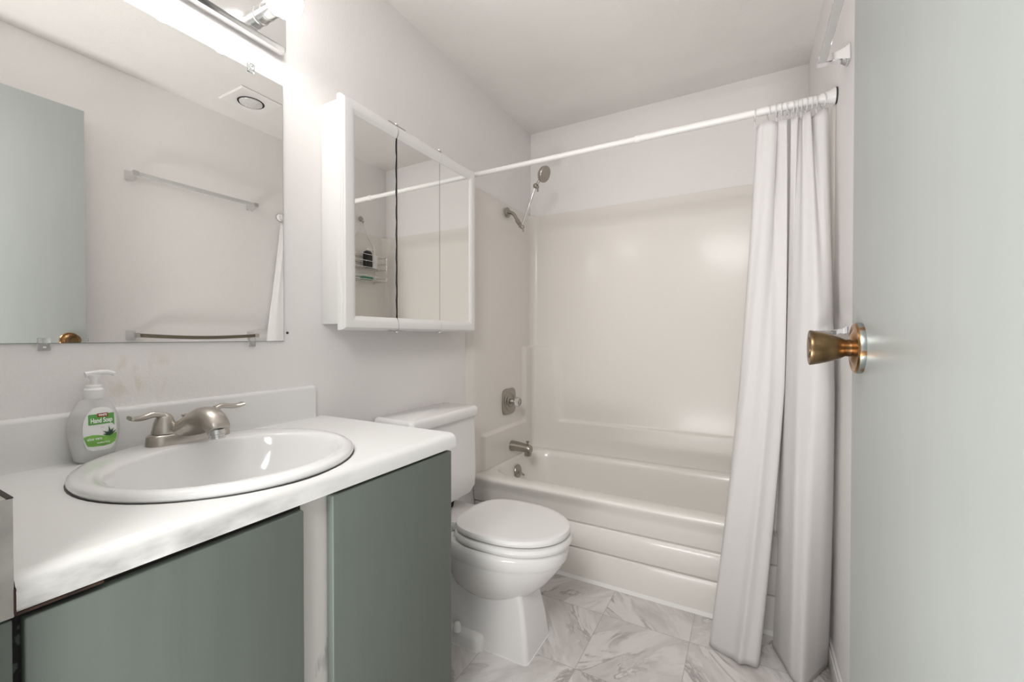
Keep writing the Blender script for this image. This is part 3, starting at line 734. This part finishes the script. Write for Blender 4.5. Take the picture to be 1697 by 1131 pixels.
# ------------------------------------------------------------------ wall mirror, clips, screw
MY0, MY1, MZ0, MZ1 = .145, .8085, 1.1012, 1.8800
mr = thing('wall_mirror', 'large frameless mirror on the wall above the sink', 'mirror', (.0, .48, MZ0))
bm = new(); box(bm, .0005, .0048, MY0, MY1, MZ0, MZ1); obj('backing', bm, 'mirror_edge', mr)
bm = new(); box(bm, .0049, .0052, MY0 + .0008, MY1 - .0008, MZ0 + .0008, MZ1 - .0008); obj('mirror_glass', bm, 'mirror', mr)
def clip(y, z, s, label):
    o = thing('mirror_clip', label, 'mirror clip', (.0, y, z), 'mirror clips')
    t = new(); box(t, .0002, .0085, y - .009, y + .009, z - s * .015, z - s * .0005, .001); box(t, .0055, .0085, y - .009, y + .009, z - s * .0005 if s > 0 else z - .011, z + .011 if s > 0 else z + .0005, .001); obj('clip_body', t, 'clear', o)
    t = new(); lathe(t, [(0, 0), (.0032, 0), (.0025, .0015), (0, .002)], (.0085, y, z - s * .008), (1, 0, 0), 12); obj('screw', t, 'chrome_dull', o)
clip(.298, MZ0, 1, 'clear plastic clip under the mirror, above the soap bottle')
clip(.7115, MZ0, 1, 'clear plastic clip under the mirror, near its lower right corner')
clip(.7135, MZ1, -1, 'clear plastic clip on the top edge of the mirror')
bm = new(); lathe(bm, [(0, 0), (.0042, 0), (.0038, .0018), (.002, .0026), (0, .0026)], (.0002, .8225, 1.1268), (1, 0, 0), 14)
tag(obj('wall_screw', bm, 'screwdark'), 'small screw in the wall right of the mirror corner', 'screw')

# ------------------------------------------------------------------ vanity light bar
vl = thing('vanity_light', 'chrome light bar with globe bulbs above the mirror', 'vanity light', (.0, .49, 2.02))
bm = new()
LY0, LY1, LZ0, LZ1 = .185, .803, 1.965, 2.077
def lr(x, i): return [Vector((x, y, z)) for y, z in ((LY0 + i, LZ0 + i + .004), (LY0 + i + .004, LZ0 + i), (LY1 - i - .004, LZ0 + i), (LY1 - i, LZ0 + i + .004), (LY1 - i, LZ1 - i - .004), (LY1 - i - .004, LZ1 - i), (LY0 + i + .004, LZ1 - i), (LY0 + i, LZ1 - i - .004))]
loft(bm, [lr(.0006, .006), lr(.006, .004), lr(.008, 0), lr(.030, 0), lr(.0335, .0015), lr(.043, .008)])
obj('backplate', bm, 'chrome', vl, 15)
for k in range(4):
    y = .72 - .149 * k; z = 2.0215
    bm = new(); lathe(bm, [(0, .0), (.0245, .0), (.024, .003), (.0225, .005), (.0225, .030), (.0235, .031), (.0235, .034), (.0225, .035), (.0225, .062), (.021, .064), (0, .064)], (.043, y, z), (1, 0, 0), 32)
    so = obj('socket', bm, 'chrome_dull', vl)
    bm = new(); lathe(bm, [(0, -.004), (.014, -.004), (.016, .004), (.026, .014), (.036, .025), (.0415, .037), (.0435, .050), (.0415, .063), (.036, .075), (.026, .086), (.013, .092), (0, .0935)], (.107, y, z), (1, 0, 0), 32)
    obj('bulb', bm, 'bulb', so)

# ------------------------------------------------------------------ medicine cabinet
mc = thing('medicine_cabinet', 'white medicine cabinet with three mirrored doors', 'medicine cabinet', (.05, 1.31, 1.157))
bm = new(); box(bm, .0006, .088, .9455, 1.682, 1.157, 1.888, .002); obj('cabinet_body', bm, 'cabwhite', mc)
FX0, FX1 = .0885, .115
Y0, Y1, Z0, Z1 = .937, 1.7005, 1.1367, 1.8985
yA, yB_ = 1.1885, 1.4405        # door seams
fw_ = .050                       # frame width
def rail(t, ya, yb, bottom):
    # moulded rail profile in (x, z) swept along y
    zz = (Z0, 1) if bottom else (Z1, -1)
    pr = [(FX0, 0), (FX1 - .012, 0), (FX1 - .009, .003), (FX1 - .006, .003), (FX1 - .003, .0065), (FX1 - .0005, .009), (FX1, .014), (FX1, .030), (FX1 - .002, .036), (FX1 - .008, .0475), (FX1 - .014, .0475), (FX0, .0475)]
    loft(t, [[Vector((x, y, zz[0] + zz[1] * h)) for x, h in pr] for y in (ya, yb)])
def stile(t, left):
    yy = (Y0, 1) if left else (Y1, -1)
    pr = [(FX0, 0), (FX1 - .012, 0), (FX1 - .009, .004), (FX1 - .006, .004), (FX1 - .003, .009), (FX1 - .0005, .011), (FX1, .016), (FX1, .040), (FX1 - .002, .046), (FX1 - .008, .0555), (FX1 - .014, .0555), (FX0, .0555)]
    if not left: pr = [(x, h * .75) for x, h in pr]
    L0 = []
    for z, s in ((Z0, 1), (Z1, -1)): L0.append([Vector((x, yy[0] + yy[1] * h, z + s * min(h, .0475) * (.0475 / .0555 if left else .0475 / .0416))) for x, h in pr])
    loft(t, L0)
def cdoor(ya, yb, left=False, right=False):
    t = new(); a = Y0 if left else ya; b2 = Y1 if right else yb
    def rl(bottom):
        zz = (Z0, 1) if bottom else (Z1, -1)
        pr = [(FX0, 0), (FX1 - .012, 0), (FX1 - .009, .003), (FX1 - .006, .003), (FX1 - .003, .0065), (FX1 - .0005, .009), (FX1, .014), (FX1, .030), (FX1 - .002, .036), (FX1 - .008, .0475), (FX1 - .014, .0475), (FX0, .0475)]
        def end(y, mit):
            return [Vector((x, y + mit * h * (1.17 if mit > 0 else .876), zz[0] + zz[1] * h)) for x, h in pr]
        loft(t, [end(a, 1 if left else 0), end(b2, -1 if right else 0)])
    rl(True); rl(False)
    if left: stile(t, True)
    if right: stile(t, False)
    box(t, FX0 + .0002, FX0 + .0075, a + .002, b2 - .002, Z0 + .002, Z1 - .002)
    d = obj('door', t, 'cabwhite', mc, 25)
    g = new(); box(g, FX0 + .008, FX1 - .0098, (Y0 + .050 if left else ya), (Y1 - .036 if right else yb), Z0 + .043, Z1 - .043)
    obj('mirror_panel', g, 'mirror', d)
    return d
cdoor(Y0, yA - .0035, left=True); cdoor(yA + .0025, yB_ - .001); cdoor(yB_ + .001, Y1, right=True)
bm = new(); pts = [(FX1 - .0085, yA - .0035 + .0012 * math.sin(i * 1.7) + random.uniform(-.0006, .0006), Z0 + .047 + i * (Z1 - Z0 - .094) / 30) for i in range(31)]
tube(bm, pts, .0011, 6); obj('worn_seam', bm, 'dark', mc)
for y in (yA, yB_):
    for z, s in ((Z1, 1), (Z0, -1)):
        t = new(); box(t, FX0 + .004, FX1 - .006, y - (.045 if y == yA else .012), y + (.045 if y == yA else .012), z + (.0002 if s > 0 else -.0022), z + (.0022 if s > 0 else -.0002))
        lathe(t, [(0, 0), (.008, 0), (.0085, .0035), (.005, .006), (0, .006)], (FX0 + .014, y, z + s * .002), (0, 0, s), 14)
        obj('hinge', t, 'chrome', mc)

# ------------------------------------------------------------------ shower rod, rings, curtain
RY, RZ = 1.757, 1.9114
rd = thing('curtain_rod', 'white tension shower curtain rod across the tub opening', 'curtain rod', (W / 2, RY, RZ))
XC = .86
bm = new(); tube(bm, [(.004, RY, RZ), (XC, RY, RZ)], .0115, 20); obj('inner_tube', bm, 'rod', rd)
bm = new(); tube(bm, [(XC, RY, RZ), (W - .004, RY, RZ)], .0133, 20); obj('outer_tube', bm, 'rod', rd)
bm = new(); lathe(bm, [(0, -.012), (.0128, -.012), (.0155, -.008), (.0155, .008), (.0140, .011), (0, .011)], (XC, RY, RZ), (1, 0, 0), 24); obj('collar', bm, 'rod', rd)
for xe, s in ((0, 1), (W, -1)):
    bm = new(); lathe(bm, [(0, .005), (.026, .005), (.026, .008), (.021, .020), (.0165, .034), (.0155, .046), (0, .046)], (xe, RY, RZ), (s, 0, 0), 28); obj('end_cap', bm, 'rod', rd)
    bm = new(); lathe(bm, [(0, .0003), (.026, .0003), (.0265, .005), (0, .005)], (xe, RY, RZ), (s, 0, 0), 28); obj('rubber_pad', bm, 'rubber', rd)

ring_x = [1.270, 1.312, 1.336, 1.352, 1.367, 1.381, 1.394, 1.407, 1.420, 1.435, 1.450, 1.468]
bm = new(); torus(bm, (0, 0, 0), (1, .12, 0), .021, .0021, 26, 8)
tube(bm, [(-.001, 0, -.021), (0, 0, -.032), (.001, 0, -.047)], .0016, 8)
ring0 = obj('curtain_ring', bm, 'ring')
words = ['first', 'second', 'third', 'fourth', 'fifth', 'sixth', 'seventh', 'eighth', 'ninth', 'tenth', 'eleventh', 'twelfth']
for i, x in enumerate(ring_x):
    r_ = ring0 if i == 0 else ring0.copy()
    if i: COL.objects.link(r_)
    r_.location = (x, RY, RZ - .0075); r_.rotation_euler = (0, 0, random.uniform(-.3, .3))
    tag(r_, ('clear curtain ring on the rod, leftmost and set apart from the rest' if i == 0 else 'clear curtain ring on the rod, rightmost next to the end cap' if i == 11 else 'clear curtain ring on the rod, %s from the left' % words[i]), 'curtain ring', 'curtain rings on the rod')

# curtain: folded cloth, gathered to the right
def interp(ctrl, s):
    for (s0, a), (s1, c) in zip(ctrl, ctrl[1:]):
        if s <= s1: t = (s - s0) / (s1 - s0); return a, c, t
    return ctrl[-1][1], ctrl[-1][1], 0
def curve(ctrl, n):
    P = spline([c for _, c in ctrl], 24); S = []
    for (s0, _), (s1, _) in zip(ctrl, ctrl[1:]):
        for k in range(24): S.append(s0 + (s1 - s0) * k / 24)
    S.append(ctrl[-1][0]); out = []; j = 0
    for i in range(n):
        s = i / (n - 1)
        while j < len(S) - 2 and S[j + 1] < s: j += 1
        t = (s - S[j]) / max(1e-9, S[j + 1] - S[j]); out.append(P[j].lerp(P[j + 1], t))
    return out
NU, NV = 300, 90
V3 = lambda x, y: Vector((x, y, 0))
top_c = [(0, V3(1.283, 1.778)), (.05, V3(1.277, 1.760)), (.09, V3(1.292, 1.746)), (.17, V3(1.330, 1.744)), (.22, V3(1.340, 1.765)), (.26, V3(1.330, 1.775)), (.31, V3(1.346, 1.748)), (.37, V3(1.366, 1.744)), (.41, V3(1.362, 1.772)),
         (.45, V3(1.374, 1.768)), (.50, V3(1.380, 1.742)), (.56, V3(1.398, 1.748)), (.60, V3(1.398, 1.774)), (.64, V3(1.408, 1.762)), (.68, V3(1.412, 1.740)), (.75, V3(1.432, 1.743)), (.79, V3(1.436, 1.770)), (.84, V3(1.452, 1.745)), (.91, V3(1.478, 1.743)), (.95, V3(1.482, 1.768)), (1, V3(1.476, 1.778))]
mid_c = [(0, V3(1.245, 1.778)), (.05, V3(1.226, 1.764)), (.09, V3(1.233, 1.738)), (.19, V3(1.272, 1.722)), (.27, V3(1.325, 1.732)), (.33, V3(1.362, 1.742)), (.41, V3(1.357, 1.774)),
         (.46, V3(1.366, 1.778)), (.52, V3(1.366, 1.745)), (.58, V3(1.372, 1.695)), (.66, V3(1.398, 1.640)), (.74, V3(1.438, 1.618)), (.80, V3(1.474, 1.632)), (.88, V3(1.494, 1.678)), (.95, V3(1.492, 1.755)), (1, V3(1.480, 1.785))]
bot_c = [(0, V3(1.185, 1.770)), (.05, V3(1.150, 1.730)), (.10, V3(1.137, 1.678)), (.18, V3(1.180, 1.652)), (.27, V3(1.235, 1.640)), (.34, V3(1.283, 1.634)), (.40, V3(1.295, 1.70)),
         (.46, V3(1.312, 1.772)), (.52, V3(1.330, 1.775)), (.58, V3(1.352, 1.710)), (.64, V3(1.378, 1.655)), (.70, V3(1.407, 1.618)), (.77, V3(1.445, 1.675)), (.84, V3(1.478, 1.735)), (.92, V3(1.492, 1.765)), (1, V3(1.470, 1.790))]
T_, Mi, B_ = curve(top_c, NU), curve(mid_c, NU), curve(bot_c, NU)
bm = new(); G = []
def qb(a, m_, c, w):
    # quadratic through a (w=0), m_ (w=.5), c (w=1)
    return a * (2 * (w - .5) * (w - 1)) + m_ * (-4 * w * (w - 1)) + c * (2 * w * (w - .5))
for j in range(NV + 1):
    v = j / NV; row = []
    for i in range(NU):
        s = i / (NU - 1)
        if v < .5: p = qb(T_[i], Mi[i], B_[i], v) * .6 + (T_[i].lerp(Mi[i], v * 2)) * .4
        else: p = qb(T_[i], Mi[i], B_[i], v) * .6 + (Mi[i].lerp(B_[i], v * 2 - 1)) * .4
        ztop = 1.866 - .006 * math.sin(s * 40); zbot = .006 + .006 * math.sin(s * 23 + 1)
        z = ztop + (zbot - ztop) * v
        rip = .0012 * math.sin(s * 95 + 3 * v) * (1 - v) + .003 * math.sin(s * 31 + 5 * v + 1) + .004 * math.sin(9 * v + 14 * s) * v
        rip += .016 * math.exp(-((s - .245 - .02 * v) / .022) ** 2) * v + .012 * math.exp(-((s - .64) / .02) ** 2) * sstep(.2, .8, v)
        # slack creases at knob height
        rip += .006 * math.exp(-((z - .86 - .10 * (s - .3)) / .02) ** 2) * math.exp(-((s - .15) / .09) ** 2)
        rip += .006 * math.exp(-((z - .88 + .5 * (s - .72) ** 2) / .025) ** 2) * math.exp(-((s - .72) / .1) ** 2)
        p = Vector((min(p.x, W - .006), min(p.y - rip, 1.790 if z > .45 else 1.802), z))
        row.append(bm.verts.new(p))
    G.append(row)
for j in range(NV):
    for i in range(NU - 1):
        s = (i + .5) / (NU - 1); z = (G[j][i].co.z + G[j + 1][i].co.z) / 2
        if .375 < s < .535 and z < .41: continue     # the cloth parts here over the tub rim
        bm.faces.new((G[j][i], G[j][i + 1], G[j + 1][i + 1], G[j + 1][i]))
loose = [v for v in bm.verts if not v.link_faces]
bmesh.ops.delete(bm, geom=loose, context='VERTS')
cu = obj('shower_curtain', bm, 'cloth', None, 180, recalc=False)
so_ = cu.modifiers.new('thickness', 'SOLIDIFY'); so_.thickness = .0008
tag(cu, 'white cloth shower curtain gathered at the right end of the rod', 'shower curtain')

# ------------------------------------------------------------------ towel bars on the right wall
def towel_bar(z, sag, material, label, ya=.962, yb=1.558):
    o = thing('towel_bar', label, 'towel bar', (W, (ya + yb) / 2, z), 'towel bars on the right wall')
    for y in (ya, yb):
        t = new()
        secs = []
        for x, h, w in ((W - .0005, .0245, .020), (W - .004, .0245, .020), (W - .008, .0225, .0185), (W - .016, .0175, .015), (W - .028, .0140, .013), (W - .045, .0120, .0115), (W - .066, .0118, .012), (W - .0775, .0118, .012)):
            secs.append([Vector((x, y + w * a, z + h * c)) for a, c in ((-1, -.85), (-.85, -1), (.85, -1), (1, -.85), (1, .85), (.85, 1), (-.85, 1), (-1, .85))])
        loft(t, secs); obj('post', t, 'chrome', o, 30)
    t = new(); L2 = []
    for i in range(25):
        k = i / 24; y = ya + (yb - ya) * k; zz = z - sag * math.sin(PI * k); h = .0095
        L2.append([Vector((W - .065 + h * a, y, zz + h * c)) for a, c in ((-1, -.8), (-.8, -1), (.8, -1), (1, -.8), (1, .8), (.8, 1), (-.8, 1), (-1, .8))])
    loft(t, L2); obj('bar', t, material, o, 30)
    return o
towel_bar(1.931, 0, 'acrylic_bar', 'upper towel bar on the right wall, straight pale bar')
towel_bar(1.122, .012, 'brown_bar', 'lower towel bar behind the doorknob, sagging brown bar')

# ------------------------------------------------------------------ ceiling heat lamp
hx, hy = 1.205, 1.400
hl = thing('ceiling_heat_lamp', 'square ceiling heat lamp seen in the wall mirror', 'heat lamp', (hx, hy, H))
bm = new()
def sqr(h, z): return [Vector((hx + max(-h, min(h, h * 1.41421 * math.cos(t))), hy + max(-h, min(h, h * 1.41421 * math.sin(t))), z)) for t in [2 * PI * i / 48 for i in range(48)]]
def cir(r, z): return [Vector((hx + r * math.cos(t), hy + r * math.sin(t), z)) for t in [2 * PI * i / 48 for i in range(48)]]
loft(bm, [sqr(.112, H - .0006), sqr(.114, H - .006), sqr(.108, H - .013), cir(.070, H - .014), cir(.066, H - .012), cir(.066, H - .0008)], False, False)
obj('cover_plate', bm, 'trim', hl, 30)
bm = new(); loft(bm, [cir(.0655, H - .0115), cir(.0655, H - .0007)], False, True); torus(bm, (hx, hy, H - .0125), (0, 0, 1), .0625, .0035, 40, 8); obj('bulb_ring', bm, 'dark', hl)
bm = new(); lathe(bm, [(0, .001), (.060, .001), (.061, .010), (.056, .018), (.040, .024), (.02, .028), (0, .029)], (hx, hy, H), (0, 0, -1), 40); obj('reflector_bulb', bm, 'heatglass', hl)

# ------------------------------------------------------------------ shower caddy on the right surround wall
SXW = W - .020
CYc = 2.245
hk = thing('wall_hook', 'small chrome wall hook holding the shower caddy', 'hook', (SXW, CYc, 1.985))
bm = new(); lathe(bm, [(0, 0), (.020, 0), (.020, .004), (.016, .006), (0, .007)], (SXW, CYc, 1.992), (-1, 0, 0), 24); obj('hook_plate', bm, 'nickel_dk', hk)
bm = new(); tube(bm, spline([(SXW - .005, CYc, 1.990), (SXW - .012, CYc, 1.972), (SXW - .022, CYc, 1.962), (SXW - .032, CYc, 1.972)], 5), .004, 8); obj('hook_arm', bm, 'nickel_dk', hk)
cd = thing('shower_caddy', 'wire two-tier shower caddy hanging on the right tub wall', 'shower caddy', (SXW, CYc, 1.5))
cw, d0, d1 = .155, SXW - .006, SXW - .105
bm = new(); wr = .0021
top = Vector((SXW - .022, CYc, 1.9685))
for s in (-1, 1): tube(bm, spline([top, (SXW - .014, CYc + s * .045, 1.88), (d0, CYc + s * .125, 1.755), (d0, CYc + s * .13, 1.52)], 6), wr, 8)
obj('hanger_wire', bm, 'chrome_dull', cd)
for nm, zb, zt_, hooks in (('upper_basket', 1.622, 1.715, 2), ('lower_basket', 1.535, 1.560, 1)):
    bm = new()
    for zz in ([zb, (zb + zt_) / 2, zt_] if hooks == 2 else [zb, zt_]):
        pts = [(d0, CYc - cw, zz), (d1, CYc - cw, zz), (d1, CYc + cw, zz), (d0, CYc + cw, zz), (d0, CYc - cw, zz)]
        for a, c in zip(pts, pts[1:]): tube(bm, [a, c], wr, 8)
    for i in range(9):
        y = CYc - cw + 2 * cw * i / 8; tube(bm, [(d0, y, zb), (d1, y, zb)], wr * .8, 6)
    for y in (CYc - cw, CYc + cw):
        for x in (d0, d1): tube(bm, [(x, y, zb), (x, y, zt_)], wr, 6)
    obj(nm, bm, 'chrome_dull', cd)
# bottles and soap in the caddy
sb2 = thing('shampoo_bottle', 'black shampoo bottle standing in the shower caddy', 'bottle', (SXW - .062, 2.250, 1.6245))
bm = new(); c0 = Vector((SXW - .066, 2.250, 1.6248))
loft(bm, [rrect(c0.x, c0.y, .020, .032, .014, c0.z + h, 5) for h in (0, .003)] + [rrect(c0.x, c0.y, .022, .034, .016, c0.z + .02, 5), rrect(c0.x, c0.y, .022, .034, .016, c0.z + .10, 5), rrect(c0.x, c0.y, .018, .028, .016, c0.z + .118, 5), rrect(c0.x, c0.y, .011, .013, .010, c0.z + .126, 5)])
obj('bottle', bm, 'black', sb2, 50)
bm = new(); lathe(bm, [(0, 0), (.011, 0), (.011, .016), (.008, .018), (0, .018)], (c0.x, c0.y, c0.z + .125), (0, 0, 1), 16); obj('cap', bm, 'white_plastic', sb2)
sb3 = thing('pump_bottle', 'white pump bottle beside the black one in the shower caddy', 'bottle', (SXW - .06, 2.315, 1.6245))
c0 = Vector((SXW - .058, 2.315, 1.6248)); bm = new()
loft(bm, [rrect(c0.x, c0.y, .020, .026, .013, c0.z, 5), rrect(c0.x, c0.y, .021, .027, .014, c0.z + .02, 5), rrect(c0.x, c0.y, .021, .027, .014, c0.z + .085, 5), rrect(c0.x, c0.y, .012, .013, .010, c0.z + .105, 5)]); obj('bottle', bm, 'soap', sb3, 50)
bm = new(); lathe(bm, [(0, 0), (.012, 0), (.012, .014), (.004, .016), (.004, .034), (.008, .036), (.008, .042), (0, .043)], (c0.x, c0.y, c0.z + .104), (0, 0, 1), 16)
tube(bm, [(c0.x, c0.y, c0.z + .143), (c0.x, c0.y - .03, c0.z + .140)], .004, 8); obj('pump', bm, 'white_plastic', sb3)
bm = new(); c0 = Vector((SXW - .06, 2.245, 1.5375))
loft(bm, [rrect(c0.x, c0.y, .022 * k, .050 * k2, .010, c0.z + h, 6) for k, k2, h in ((.8, .9, 0), (1, 1, .006), (1, 1, .014), (.8, .92, .020))])
tag(obj('soap_bar', bm, 'green_soap', None, 50), 'green soap bar in the lower tray of the shower caddy', 'soap')
